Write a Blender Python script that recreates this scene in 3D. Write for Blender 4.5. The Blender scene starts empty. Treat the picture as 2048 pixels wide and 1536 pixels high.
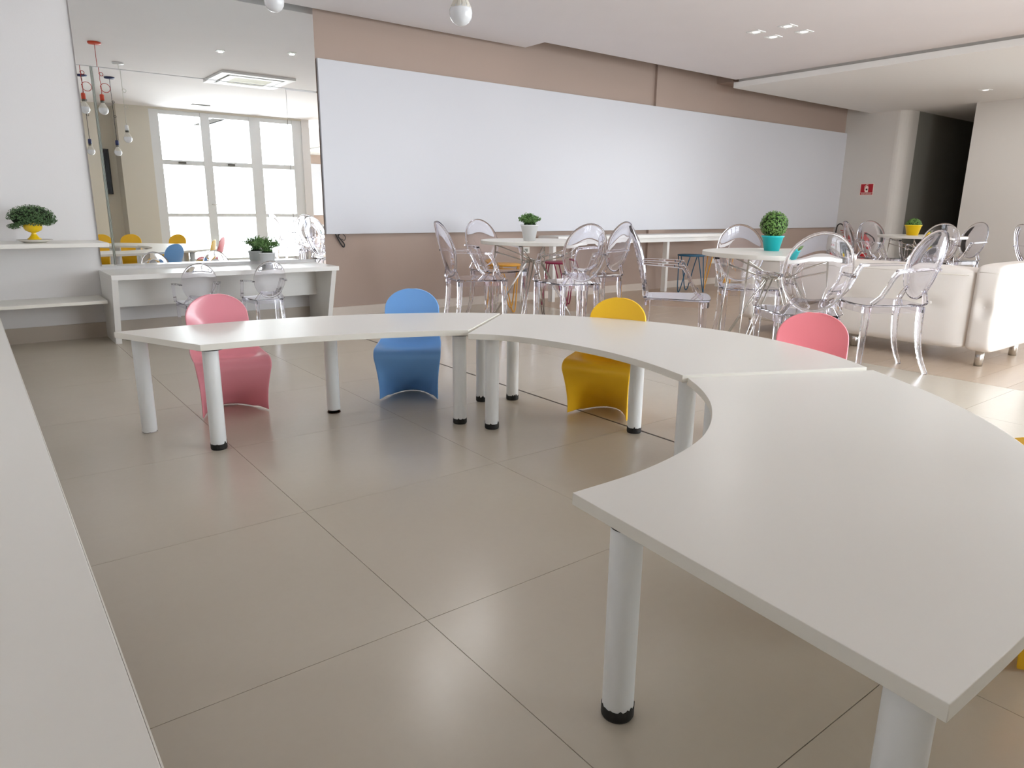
import bpy, bmesh, math, random
from mathutils import Vector, Matrix
PI = math.pi
S = bpy.context.scene
C = S.collection

# ---------------------------------------------------------------- camera
cam_d = bpy.data.cameras.new('camera'); cam = bpy.data.objects.new('camera', cam_d); C.objects.link(cam)
cam_d.sensor_width = 36; cam_d.lens = 24.588; cam_d.clip_start = 0.02; cam_d.clip_end = 200
r_ = Vector((0.793575, -0.608378, 0.010727)); u_ = Vector((0.139516, 0.199088, 0.970000)); f_ = Vector((0.592262, 0.768271, -0.242870))
cam.matrix_world = Matrix(((r_.x, u_.x, -f_.x, 0), (r_.y, u_.y, -f_.y, 0), (r_.z, u_.z, -f_.z, 1.0), (0, 0, 0, 1)))
S.camera = cam
# ---------------------------------------------------------------- world, lights, exposure
w = bpy.data.worlds.new('sky'); S.world = w; w.use_nodes = True
bg = w.node_tree.nodes['Background']; bg.inputs[0].default_value = (0.90, 0.95, 1.0, 1); bg.inputs[1].default_value = 5.0

def area(name, loc, rot, sx, sy, power, col=(0.95, 0.975, 1.0)):
    d = bpy.data.lights.new(name, 'AREA'); d.shape = 'RECTANGLE'; d.size = sx; d.size_y = sy; d.energy = power; d.color = col
    o = bpy.data.objects.new(name, d); C.objects.link(o); o.location = loc; o.rotation_euler = rot
    return o
# daylight through the room's window banks; the unseen side bank is added fill
area('daylight_window', (4.02, -2.1, 1.1), (PI/2+0.38, 0, 0), 3.4, 3.0, 280)
area('daylight_glazing', (12.2, -2.0, 1.2), (PI/2+0.42, 0, PI/2), 9.4, 2.6, 290)
area('daylight_glazing_rear', (10.6, -8.95, 1.3), (PI/2, 0, 0), 1.7, 2.4, 90)
area('fill_side', (4.7, -4.8, 1.2), (PI/2+0.42, 0, -PI/2), 5.4, 2.6, 370)  # unseen side source added to brighten the right-hand walls
# recessed ceiling downlights that are switched on, plus out-of-view lamps added as fill
for x, y, z, e in ((2.446, 4.07, 2.585, 5), (3.08, 4.45, 2.585, 5), (7.2, -0.6, 2.585, 8), (6.1, 4.215, 2.585, 7), (10.4, 3.85, 2.495, 5), (9.4, -0.4, 2.495, 8)):
    d = bpy.data.lights.new('downlight_and_fill', 'AREA'); d.shape = 'DISK'; d.size = 0.045; d.energy = e; d.color = (1.0, 0.985, 0.965)
    o = bpy.data.objects.new('downlight_and_fill', d); C.objects.link(o); o.location = (x, y, z)
S.view_settings.view_transform = 'Standard'; S.view_settings.look = 'None'
S.view_settings.exposure = 0.32; S.view_settings.gamma = 1.0; S.view_settings.use_curve_mapping = False
S.cycles.max_bounces = 20; S.cycles.transmission_bounces = 18; S.cycles.glossy_bounces = 6; S.cycles.diffuse_bounces = 8
S.cycles.transparent_max_bounces = 16; S.cycles.sample_clamp_indirect = 6.0

# ---------------------------------------------------------------- materials
def mat(name, col, rough=0.5, metal=0.0, spec=0.5, coat=0.0, var=0.0, vscale=3.0, bump=0.0, bscale=60.0, vcol=None):
    m = bpy.data.materials.new(name); m.use_nodes = True
    nt = m.node_tree; p = nt.nodes['Principled BSDF']
    p.inputs['Base Color'].default_value = (*col, 1); p.inputs['Roughness'].default_value = rough
    p.inputs['Metallic'].default_value = metal; p.inputs['Specular IOR Level'].default_value = spec
    p.inputs['Coat Weight'].default_value = coat; p.inputs['Coat Roughness'].default_value = 0.06
    if var or bump:
        tc = nt.nodes.new('ShaderNodeTexCoord')
    if var:
        n = nt.nodes.new('ShaderNodeTexNoise'); n.inputs['Scale'].default_value = vscale; n.inputs['Detail'].default_value = 6
        geo = nt.nodes.new('ShaderNodeNewGeometry'); nt.links.new(geo.outputs['Position'], n.inputs['Vector'])
        mx = nt.nodes.new('ShaderNodeMix'); mx.data_type = 'RGBA'
        c2 = vcol or tuple(c*(1-var) for c in col); c1 = tuple(min(1, c*(1+var*0.5)) for c in col)
        mx.inputs[6].default_value = (*c1, 1); mx.inputs[7].default_value = (*c2, 1)
        nt.links.new(n.outputs['Fac'], mx.inputs[0]); nt.links.new(mx.outputs[2], p.inputs['Base Color'])
    if bump:
        n2 = nt.nodes.new('ShaderNodeTexNoise'); n2.inputs['Scale'].default_value = bscale; n2.inputs['Detail'].default_value = 3
        nt.links.new(tc.outputs['Object'], n2.inputs['Vector'])
        b = nt.nodes.new('ShaderNodeBump'); b.inputs['Strength'].default_value = bump; b.inputs['Distance'].default_value = 0.002
        nt.links.new(n2.outputs['Fac'], b.inputs['Height']); nt.links.new(b.outputs['Normal'], p.inputs['Normal'])
    return m
def glass(name, col, rough=0.0, ior=1.45):
    m = bpy.data.materials.new(name); m.use_nodes = True; nt = m.node_tree; nt.nodes.clear()
    o = nt.nodes.new('ShaderNodeOutputMaterial'); g = nt.nodes.new('ShaderNodeBsdfGlass')
    g.inputs['Color'].default_value = (*col, 1); g.inputs['Roughness'].default_value = rough; g.inputs['IOR'].default_value = ior
    nt.links.new(g.outputs[0], o.inputs[0]); return m
def pane_mat(name):
    m = bpy.data.materials.new(name); m.use_nodes = True; nt = m.node_tree; nt.nodes.clear()
    o = nt.nodes.new('ShaderNodeOutputMaterial'); t = nt.nodes.new('ShaderNodeBsdfTransparent'); g = nt.nodes.new('ShaderNodeBsdfGlossy')
    t.inputs[0].default_value = (0.97, 0.99, 1, 1); g.inputs['Roughness'].default_value = 0.05
    f = nt.nodes.new('ShaderNodeFresnel'); f.inputs[0].default_value = 1.3; mx = nt.nodes.new('ShaderNodeMixShader')
    nt.links.new(f.outputs[0], mx.inputs[0]); nt.links.new(t.outputs[0], mx.inputs[1]); nt.links.new(g.outputs[0], mx.inputs[2]); nt.links.new(mx.outputs[0], o.inputs[0]); return m
def srgb(r, g, b):
    f = lambda c: (c/255/12.92 if c/255 <= 0.04045 else ((c/255+0.055)/1.055)**2.4)
    return (f(r), f(g), f(b))

M = {}
M['wall_white'] = mat('wall_white_paint', srgb(226, 224, 224), 0.7, bump=0.15, bscale=90)
M['wall_brown'] = mat('wall_brown_paint', srgb(171, 152, 141), 0.75, bump=0.15, bscale=90)
M['wall_grey'] = mat('wall_grey_paint', srgb(214, 210, 205), 0.75, bump=0.15, bscale=90)
M['wall_shaded'] = mat('corridor_shade_grey', srgb(138, 136, 128), 0.7)  # wall grey darkened to carry the shade of the unlit corridor
M['wall_rear'] = mat('wall_rear_paint', srgb(214, 209, 197), 0.75, bump=0.1, bscale=90)
M['ceiling'] = mat('ceiling_paint', srgb(232, 228, 230), 0.85, var=0.03, vscale=2.5)
M['soffit'] = mat('soffit_paint', srgb(234, 233, 231), 0.85)
M['dark'] = mat('dark_gap', srgb(70, 64, 58), 0.9)
M['grout'] = mat('grout', srgb(84, 72, 60), 0.9)
M['joint'] = mat('joint_strip', srgb(52, 44, 36), 0.6)
M['base'] = mat('baseboard_tile', srgb(186, 175, 162), 0.4, var=0.05, vscale=3)
M['base_light'] = mat('baseboard_light', srgb(205, 194, 184), 0.4)
M['laminate'] = mat('white_laminate', srgb(234, 232, 226), 0.32, spec=0.5)
M['laminate_desk'] = mat('white_laminate_desk', srgb(232, 231, 228), 0.28)
M['edge'] = mat('laminate_edge', srgb(234, 231, 222), 0.4)
M['board'] = mat('whiteboard_laminate', srgb(208, 209, 215), 0.3, spec=0.3)
M['leg_white'] = mat('powder_white', srgb(238, 241, 242), 0.28, var=0.02, vscale=8)
M['rubber'] = mat('black_rubber', srgb(22, 21, 20), 0.55)
M['rust'] = mat('rust_brown', srgb(92, 58, 38), 0.8)
M['pink'] = mat('pink_plastic', srgb(244, 158, 172), 0.2, spec=0.5, coat=0.4)
M['coral'] = mat('coral_plastic', srgb(242, 140, 150), 0.4)
M['blue'] = mat('blue_plastic', srgb(124, 180, 244), 0.36)
M['yellow'] = mat('yellow_plastic', srgb(255, 203, 36), 0.38)
M['polycarb'] = glass('clear_polycarbonate', (0.972, 0.967, 0.99), 0.0, 1.45)
M['chrome'] = mat('chrome', (0.72, 0.70, 0.68), 0.12, metal=1)
M['steel'] = mat('brushed_steel', (0.68, 0.66, 0.63), 0.22, metal=1)
M['mirror'] = mat('mirror_silver', (0.90, 0.92, 0.905), 0.0, metal=1)
M['mirror_edge'] = mat('mirror_bevel', (0.55, 0.6, 0.55), 0.15, metal=0.7)
M['frame_white'] = mat('window_frame_white', srgb(222, 224, 226), 0.4)
M['pane'] = pane_mat('window_glass')
M['leather'] = mat('white_leather', srgb(232, 225, 218), 0.42, bump=0.25, bscale=35)
M['seam'] = mat('leather_seam', srgb(196, 186, 174), 0.6)
M['leaf'] = mat('leaf_green', srgb(124, 162, 96), 0.5, var=0.5, vscale=60, vcol=srgb(66, 104, 54))
M['leaf_dark'] = mat('leaf_dark_green', srgb(88, 122, 70), 0.5, var=0.5, vscale=60, vcol=srgb(38, 64, 36))
M['leaf_light'] = mat('leaf_light_green', srgb(120, 160, 78), 0.5, var=0.6, vscale=70, vcol=srgb(52, 88, 38))
M['soil'] = mat('foliage_core', srgb(28, 40, 20), 0.9)
M['teal'] = mat('turquoise_pot', srgb(28, 182, 186), 0.42)
M['pot_yellow'] = mat('yellow_pot', srgb(246, 206, 18), 0.35)
M['urn_yellow'] = mat('yellow_glazed_urn', srgb(238, 200, 20), 0.18, coat=0.5)
M['pot_white'] = mat('white_pot', srgb(226, 228, 230), 0.4)
M['china'] = mat('white_china', srgb(222, 218, 208), 0.2)
M['stool_yellow'] = mat('stool_yellow', srgb(224, 160, 48), 0.4)
M['stool_magenta'] = mat('stool_magenta', srgb(138, 24, 66), 0.4)
M['stool_blue'] = mat('stool_petrol_blue', srgb(20, 84, 116), 0.4)
M['red_lamp'] = mat('red_lamp', srgb(206, 74, 46), 0.45)
M['red_cord'] = mat('red_cord', srgb(176, 34, 30), 0.6)
M['navy'] = mat('navy_lamp', srgb(30, 42, 92), 0.45)
M['navy_cord'] = mat('navy_cord', srgb(14, 16, 34), 0.6)
M['white_cord'] = mat('white_cord', srgb(205, 205, 198), 0.6)
M['bulb'] = mat('bulb_opal', srgb(228, 230, 234), 0.12, coat=0.3)
M['bulb_base'] = mat('bulb_collar', srgb(214, 210, 200), 0.35)
M['grey_metal'] = mat('grey_metal', srgb(110, 108, 102), 0.35, metal=0.8)
M['black'] = mat('black_plastic', srgb(16, 16, 18), 0.35)
M['screen'] = mat('tv_screen', srgb(10, 10, 12), 0.12)
M['sign_red'] = mat('sign_red', srgb(176, 16, 34), 0.5)
M['sign_white'] = mat('sign_white', srgb(240, 225, 215), 0.5)
M['ext_red'] = mat('extinguisher_red', srgb(196, 24, 36), 0.25, coat=0.4)
M['ac_grille'] = mat('grille_beige', srgb(196, 190, 164), 0.6)
M['ac_white'] = mat('ac_white', srgb(240, 242, 242), 0.4)
M['plate'] = mat('outlet_plate', srgb(226, 224, 218), 0.4)
M['lens'] = mat('spot_lens', srgb(245, 245, 245), 0.3); M['lens'].node_tree.nodes['Principled BSDF'].inputs['Emission Color'].default_value = (1, 0.99, 0.97, 1); M['lens'].node_tree.nodes['Principled BSDF'].inputs['Emission Strength'].default_value = 0.8
M['ground'] = mat('outside_ground', srgb(170, 168, 160), 0.9)

def tile_mat(name, c1, c2, c3, rough):
    m = bpy.data.materials.new(name); m.use_nodes = True; nt = m.node_tree; p = nt.nodes['Principled BSDF']
    geo = nt.nodes.new('ShaderNodeNewGeometry')
    n = nt.nodes.new('ShaderNodeTexNoise'); n.inputs['Scale'].default_value = 2.2; n.inputs['Detail'].default_value = 8; n.inputs['Roughness'].default_value = 0.65
    n2 = nt.nodes.new('ShaderNodeTexNoise'); n2.inputs['Scale'].default_value = 45; n2.inputs['Detail'].default_value = 4
    nt.links.new(geo.outputs['Position'], n.inputs['Vector']); nt.links.new(geo.outputs['Position'], n2.inputs['Vector'])
    r = nt.nodes.new('ShaderNodeMix'); r.data_type = 'RGBA'; r.inputs[6].default_value = (*c2, 1); r.inputs[7].default_value = (*c1, 1)
    nt.links.new(n.outputs['Fac'], r.inputs[0])
    mx = nt.nodes.new('ShaderNodeMix'); mx.data_type = 'RGBA'; mx.inputs[7].default_value = (*c3, 1)
    mul = nt.nodes.new('ShaderNodeMath'); mul.operation = 'MULTIPLY'; mul.inputs[1].default_value = 0.28
    nt.links.new(n2.outputs['Fac'], mul.inputs[0]); nt.links.new(mul.outputs[0], mx.inputs[0])
    nt.links.new(r.outputs[2], mx.inputs[6]); nt.links.new(mx.outputs[2], p.inputs['Base Color'])
    p.inputs['Roughness'].default_value = rough
    return m
M['tile'] = tile_mat('porcelain_tile', srgb(203, 196, 182), srgb(194, 185, 170), srgb(187, 177, 161), 0.25)
def plank_mat():
    m = tile_mat('wood_plank_tile', srgb(196, 178, 158), srgb(182, 163, 143), srgb(160, 141, 122), 0.33)
    nt = m.node_tree
    n = [x for x in nt.nodes if x.type == 'TEX_NOISE'][0]
    mp = nt.nodes.new('ShaderNodeMapping'); mp.inputs['Scale'].default_value = (1.0, 14.0, 1.0)
    geo = [x for x in nt.nodes if x.type == 'NEW_GEOMETRY'][0]
    nt.links.new(geo.outputs['Position'], mp.inputs['Vector']); nt.links.new(mp.outputs[0], n.inputs['Vector'])
    return m
M['plank'] = plank_mat()

# ---------------------------------------------------------------- mesh helpers
def bx(bm, x0, y0, z0, x1, y1, z1, mi=0):
    vs = [bm.verts.new((x, y, z)) for z in (z0, z1) for y in (y0, y1) for x in (x0, x1)]
    for q in ((0, 2, 3, 1), (4, 5, 7, 6), (0, 1, 5, 4), (2, 6, 7, 3), (0, 4, 6, 2), (1, 3, 7, 5)):
        f = bm.faces.new([vs[i] for i in q]); f.material_index = mi
def prism(bm, pts, z0, z1, mi_side=0, mi=0):
    a = [bm.verts.new((x, y, z0)) for x, y in pts]; b = [bm.verts.new((x, y, z1)) for x, y in pts]
    n = len(pts)
    f = bm.faces.new(b); f.material_index = mi
    f = bm.faces.new(a[::-1]); f.material_index = mi
    for i in range(n):
        f = bm.faces.new((a[i], a[(i+1) % n], b[(i+1) % n], b[i])); f.material_index = mi_side
def lathe(bm, prof, n=24, cx=0, cy=0, mi=0, smooth=True):
    rings = []
    for r, z in prof:
        if r < 1e-6: rings.append([bm.verts.new((cx, cy, z))])
        else: rings.append([bm.verts.new((cx+r*math.cos(2*PI*k/n), cy+r*math.sin(2*PI*k/n), z)) for k in range(n)])
    for a, b in zip(rings, rings[1:]):
        for k in range(n):
            k2 = (k+1) % n
            if len(a) == 1 and len(b) == 1: continue
            if len(a) == 1: f = bm.faces.new((a[0], b[k2], b[k]))
            elif len(b) == 1: f = bm.faces.new((a[k], a[k2], b[0]))
            else: f = bm.faces.new((a[k], a[k2], b[k2], b[k]))
            f.smooth = smooth; f.material_index = mi
def tube(bm, pts, r, n=8, closed=False, mi=0, cap=True):
    pts = [Vector(p) for p in pts]; N = len(pts)
    rs = r if isinstance(r, (list, tuple)) else [r]*N
    rings = []; up = None
    for i, p in enumerate(pts):
        if closed: t = pts[(i+1) % N] - pts[i-1]
        else: t = pts[min(i+1, N-1)] - pts[max(i-1, 0)]
        t.normalize()
        if up is None: up = t.orthogonal().normalized()
        else:
            up = (up - t*up.dot(t)); up = up.normalized() if up.length > 1e-6 else t.orthogonal().normalized()
        v = t.cross(up)
        rings.append([bm.verts.new(p + (up*math.cos(2*PI*k/n) + v*math.sin(2*PI*k/n))*rs[i]) for k in range(n)])
    rng = range(N) if closed else range(N-1)
    for i in rng:
        a = rings[i]; b = rings[(i+1) % N]
        for k in range(n):
            f = bm.faces.new((a[k], a[(k+1) % n], b[(k+1) % n], b[k])); f.smooth = True; f.material_index = mi
    if cap and not closed:
        bm.faces.new(rings[0][::-1]).material_index = mi; bm.faces.new(rings[-1]).material_index = mi
def bar(bm, pts, ws, hs, side):
    """rectangular section swept along pts; side = horizontal direction of the width; ws, hs per point"""
    pts = [Vector(p) for p in pts]; N = len(pts); side = Vector(side).normalized(); rings = []
    for i, p in enumerate(pts):
        t = (pts[min(i+1, N-1)] - pts[max(i-1, 0)]).normalized()
        s = (side - t*side.dot(t)).normalized(); v = t.cross(s)
        w, h = ws[i]/2, hs[i]/2
        rings.append([bm.verts.new(p+s*a*w+v*b*h) for a, b in ((-1, -1), (1, -1), (1, 1), (-1, 1))])
    for a, b in zip(rings, rings[1:]):
        for k in range(4): bm.faces.new((a[k], a[(k+1) % 4], b[(k+1) % 4], b[k]))
    bm.faces.new(rings[0][::-1]); bm.faces.new(rings[-1])
def catmull(pts, k=4, closed=False):
    P = [Vector(p) for p in pts]; n = len(P); out = []
    segs = n if closed else n-1
    for i in range(segs):
        p0 = P[(i-1) % n] if (closed or i > 0) else P[0]*2-P[1]
        p1 = P[i % n]; p2 = P[(i+1) % n]
        p3 = P[(i+2) % n] if (closed or i < n-2) else P[-1]*2-P[-2]
        for j in range(k):
            t = j/k
            out.append(0.5*((2*p1)+(p2-p0)*t+(2*p0-5*p1+4*p2-p3)*t*t+(3*p1-p0-3*p2+p3)*t**3))
    if not closed: out.append(P[-1])
    return out
def make(name, bm, mats, parent=None, loc=None, rz=0.0, bevel=0.0, smooth=None, seg=2, stuff=False):
    bmesh.ops.recalc_face_normals(bm, faces=bm.faces)
    me = bpy.data.meshes.new(name); bm.to_mesh(me); bm.free()
    for m in (mats if isinstance(mats, (list, tuple)) else [mats]): me.materials.append(m)
    if smooth is not None:
        for p in me.polygons: p.use_smooth = smooth
    o = bpy.data.objects.new(name, me); C.objects.link(o)
    if parent is not None: o.parent = parent
    if loc is not None: o.location = loc
    o.rotation_euler.z = rz
    if bevel:
        b = o.modifiers.new('bevel', 'BEVEL'); b.width = bevel; b.segments = seg; b.limit_method = 'ANGLE'; b.angle_limit = 0.6
    if stuff: o['kind'] = 'stuff'
    return o
def tag(o, label, cat, group=None):
    o['label'] = label; o['category'] = cat
    if group: o['group'] = group
    return o
def thing(name, label, cat, loc=(0, 0, 0), rz=0.0, group=None):
    o = bpy.data.objects.new(name, None); C.objects.link(o); o.location = loc; o.rotation_euler.z = rz; o.empty_display_size = 0.1
    return tag(o, label, cat, group)
def dup(root, loc, rz, label, group=None, scale=None):
    r = root.copy(); C.objects.link(r); r.location = loc; r.rotation_euler.z = rz; r['label'] = label
    if group: r['group'] = group
    if scale: r.scale = scale
    for ch in list(root.children):
        c = ch.copy(); C.objects.link(c); c.parent = r
        for g in ch.children:
            d = g.copy(); C.objects.link(d); d.parent = c
    return r
def B(): return bmesh.new()
def struct(name, bm, m, parent=None, **k):
    o = make(name, bm, m, parent, **k)
    if parent is None: o['kind'] = 'structure'
    return o
def sbox(name, a, m, parent=None, **k):
    bm = B(); bx(bm, *a); return struct(name, bm, m, parent, **k)
def part(name, a, m, parent, **k):
    bm = B(); bx(bm, *a); return make(name, bm, m, parent, **k)

# ================================================================ SETTING
W = 6.2; XR = 11.5; CZ = 2.6; SZ = 2.51
# floor: recessed grout bed, tiles and planks as pieces
floor = sbox('floor', (-0.6, -1.9, -0.2, XR+4.6, W+0.2, -0.0035), M['grout'])
sbox('floor_rear', (5.3, -9.0, -0.2, XR+0.2, -1.9, -0.0035), M['grout'])
tile_me = {}
def piece(name, x0, y0, x1, y1, m, gap=0.0009, parent=floor):
    key = (name, round(x1-x0, 3), round(y1-y0, 3), m.name)
    if key not in tile_me:
        bm = B(); hx = (x1-x0)/2-gap; hy = (y1-y0)/2-gap; bx(bm, -hx, -hy, -0.009, hx, hy, 0)
        me = bpy.data.meshes.new(name); bmesh.ops.recalc_face_normals(bm, faces=bm.faces); bm.to_mesh(me); bm.free(); me.materials.append(m); tile_me[key] = me
    o = bpy.data.objects.new(name, tile_me[key]); C.objects.link(o); o.parent = parent; o.location = ((x0+x1)/2, (y0+y1)/2, 0)
    return o
xs = [-0.25, -0.015] + [0.785+0.8*k for k in range(6)]
ys = [-1.7, -1.045, -0.245] + [0.555+0.8*k for k in range(7)] + [W]
for i in range(len(xs)-1):
    for j in range(len(ys)-1):
        x0, x1 = xs[i], xs[i+1]
        if abs(x0-2.385) < 0.01: x0 += 0.006
        if abs(x1-2.385) < 0.01: x1 -= 0.006
        piece('tile', x0, ys[j], x1, ys[j+1], M['tile'])
part('joint_strip', (2.3812, -1.7, -0.004, 2.3888, W, -0.0006), M['joint'], floor)
random.seed(5)
PX0, PX1 = 4.7865, XR
y = 0.2; row = 0
while y < 6.19:
    y1 = min(y+0.2, W); off = (row*0.41) % 1.2
    x = PX0 - (off if off > 0.15 else 0)
    while x < 8.6:
        xa = max(x, PX0); xb = x+1.2
        if xb-xa > 0.1: piece('plank', xa, y, xb, y1, M['plank'], 0.001)
        x = xb
    if x < PX1:
        piece('plank', x, y, PX1, y1, M['plank'], 0.001)
    y = y1; row += 1
bm = B()
yy = -8.8
while yy < 0.19:
    y1 = min(yy+0.2, 0.2); bx(bm, PX0+0.001, yy+0.001, -0.009, PX1-0.001, y1-0.001, 0); yy = y1
bx(bm, XR, 4.36, -0.009, 15.9, 5.22, 0)
o = make('far_planks', bm, M['plank'], floor); o['kind'] = 'stuff'

# walls
sbox('wall_left', (-0.45, -1.9, 0, -0.25, W+0.2, 3.0), M['wall_white'])
sbox('wall_back_white', (-0.25, W, 0, 2.6, W+0.15, 3.0), M['wall_white'])
sbox('wall_back', (2.6, W, 0, XR, W+0.15, 3.0), M['wall_brown'])
sbox('trim_1', (6.92, W-0.035, 0, 7.22, W, 3.0), M['wall_brown'])
# rounded corner into the corridor
bm = B()
pts = [(XR, W+0.15), (XR, 5.40)] + [(XR+0.2-0.2*math.cos(a), 5.40-0.16*math.sin(a)) for a in [PI/2*k/8 for k in range(1, 9)]] + [(XR+0.34, 5.238), (XR+0.34, 5.6), (XR+0.3, 5.6), (XR+0.3, W+0.15)]
prism(bm, pts, 0, 3.0); struct('wall_corridor_corner', bm, M['wall_grey'])
sbox('wall_corridor_side', (XR+0.34, 5.238, 0, 15.9, 5.6, 3.0), M['wall_shaded'])
sbox('wall_corridor_near', (XR+0.15, 4.20, 0, 16.0, 4.34, 3.0), M['wall_shaded'])
sbox('wall_corridor_end', (15.9, 4.3, 0, 16.1, 5.4, 3.0), M['wall_shaded'])
sbox('wall_right', (XR, 3.0, 0, XR+0.15, 4.34, 3.0), M['wall_grey'])
sbox('wall_right_sill', (XR, -6.8, 0, XR+0.15, 3.0, 0.08), M['wall_grey'])
sbox('wall_right_head', (XR, -6.8, 2.5, XR+0.15, 3.0, 3.0), M['wall_grey'])
sbox('wall_right_rear', (XR, -9.0, 0, XR+0.15, -6.8, 3.0), M['wall_grey'])
sbox('wall_rear_left', (-0.25, -1.9, 0, 2.45, -1.7, 3.0), M['wall_rear'])
sbox('wall_rear_return', (2.25, -1.7, 0, 2.45, -1.25, 3.0), M['wall_rear'])
sbox('wall_rear_pier', (2.45, -1.45, 0, 2.74, -1.25, 3.0), M['wall_rear'])
sbox('wall_rear_head', (2.74, -1.45, 2.57, 5.3, -1.25, 3.0), M['wall_rear'])
sbox('wall_side_rear', (5.3, -2.0, 0, 5.45, -1.25, 3.0), M['wall_white'])
sbox('wall_side_rear_far', (5.3, -9.0, 0, 5.45, -7.6, 3.0), M['wall_white'])
sbox('wall_side_rear_head', (5.3, -7.6, 2.5, 5.45, -2.0, 3.0), M['wall_white'])
sbox('wall_side_rear_sill', (5.3, -7.6, 0, 5.45, -2.0, 0.1), M['wall_white'])
sbox('wall_far', (5.45, -9.0, 0, 9.7, -8.8, 3.0), M['wall_brown'])
sbox('wall_far_head', (9.7, -9.0, 2.5, XR, -8.8, 3.0), M['wall_brown'])
sbox('ceiling_roof', (-0.6, -1.9, 2.98, 16.2, W+0.2, 3.1), M['dark'])
sbox('ceiling_roof_rear', (5.3, -9.1, 2.98, 11.7, -1.9, 3.1), M['dark'])
# ceiling panels
ceil = sbox('ceiling', (-0.25, -1.9, CZ, 4.82, 6.09, CZ+0.08), M['ceiling'])
sbox('ceiling_middle', (4.82, -8.8, CZ, 7.95, 5.785, CZ+0.08), M['ceiling'])
sbox('ceiling_upper', (7.9, -8.8, CZ+0.06, 8.06, 5.80, CZ+0.08), M['soffit'])
sbox('trim_3', (8.03, -8.8, SZ+0.06, 8.06, 5.80, CZ+0.07), M['wall_grey'])
sbox('ceiling_soffit', (7.97, -8.8, SZ, XR, 5.83, SZ+0.066), M['soffit'], bevel=0.002)
sbox('ceiling_corridor', (XR, 4.2, SZ, 16.0, 5.5, SZ+0.05), M['soffit'])
sbox('trim_2', (8.12, 5.95, 2.62, 8.5, W, 2.9), M['wall_brown'])
# baseboards
sbox('baseboard_back_white', (-0.25, W-0.012, 0, 2.6, W, 0.115), M['base'])
bb = sbox('baseboard_back', (2.61, W-0.02, 0, 6.92, W, 0.085), M['base_light'])
sbox('baseboard_back_far', (7.22, W-0.02, 0, XR, W, 0.085), M['base_light'])
sbox('baseboard_right', (XR-0.012, 3.0, 0, XR, 4.34, 0.085), M['base_light'])
sbox('ground_outside', (-30, -40, -0.4, 45, -9.1, -0.2), M['ground'])
sbox('ground_outside_front', (-30, -9.1, -0.4, 5.3, -1.9, -0.2), M['ground'])
sbox('ground_outside_side', (11.7, -9.1, -0.4, 45, 4.2, -0.2), M['ground'])

# window bank in the rear wall (seen in the mirror)
def window(name, axis, c0, c1, fixed, z0, z1, cols, rails, label=None):
    """axis 'x': runs along x at y=fixed; cols = list of (a,b) pane spans; rails = list of (z0,z1) pane spans"""
    def box(bm, a0, a1, d0, d1, za, zb):
        if axis == 'x': bx(bm, a0, fixed+d0, za, a1, fixed+d1, zb)
        else: bx(bm, fixed+d0, a0, za, fixed+d1, a1, zb)
    fr = B()
    prev = c0
    for a, b in cols:
        box(fr, prev, a, -0.035, 0.035, z0, z1); prev = b
    box(fr, prev, c1, -0.035, 0.035, z0, z1)
    wd = struct(name, fr, M['frame_white'], bevel=0.003)
    for a, b in cols:
        pz = z0
        for za, zb in rails:
            bm = B(); box(bm, a, b, -0.028, 0.028, pz, za); pz = zb
            make('rail', bm, M['frame_white'], wd, bevel=0.002)
            bm = B(); box(bm, a+0.001, b-0.001, -0.003, 0.003, za, zb); make('pane', bm, M['pane'], wd)
        bm = B(); box(bm, a, b, -0.028, 0.028, pz, z1); make('rail', bm, M['frame_white'], wd, bevel=0.002)
    return wd
w1 = window('window_1', 'x', 2.74, 5.3, -1.30, 0.0, 2.57, [(2.89, 3.56), (3.71, 4.40), (4.60, 5.12)], [(0.06, 0.80), (0.86, 1.68), (1.76, 2.50)])
for x in (3.2, 4.03):
    part('latch', (x-0.06, -1.27, 1.70, x+0.06, -1.24, 1.735), M['grey_metal'], w1, bevel=0.004)
bm = B(); tube(bm, [(3.64, -1.265, 1.02), (3.64, -1.22, 1.02), (3.74, -1.215, 1.01)], 0.009, 8); make('handle', bm, M['steel'], w1)
window('window_2', 'y', -6.8, 3.0, XR+0.06, 0.08, 2.5, [(-6.7+1.38*k, -6.7+1.38*k+1.28) for k in range(7)], [(0.12, 1.7), (1.78, 2.46)])
window('window_3', 'x', 9.7, XR, -8.88, 0.0, 2.5, [(9.78, 10.55), (10.65, 11.4)], [(0.06, 1.7), (1.78, 2.46)])
window('fill_window', 'y', -7.6, -2.0, 5.375, 0.1, 2.5, [(-7.5+1.38*k, -7.5+1.38*k+1.28) for k in range(4)], [(0.15, 1.7), (1.78, 2.44)])  # unseen window bank added as an opening for the side fill
# white panel on the far wall
o = part('wall_panel', (5.5, -8.8, 0.75, 9.6, -8.77, 2.25), M['board'], None); tag(o, 'white wall panel on the far wall seen deep in the mirror', 'panel')
for x in (6.55, 6.8):
    o = part('outlet_plate', (x, -8.77, 1.2, x+0.14, -8.76, 1.32), M['plate'], None, bevel=0.002); tag(o, 'white outlet plate on the far panel in the mirror, %s' % ('nearer the window' if x < 6.7 else 'farther from the window'), 'outlet', 'outlet plates on the far panel')

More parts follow.
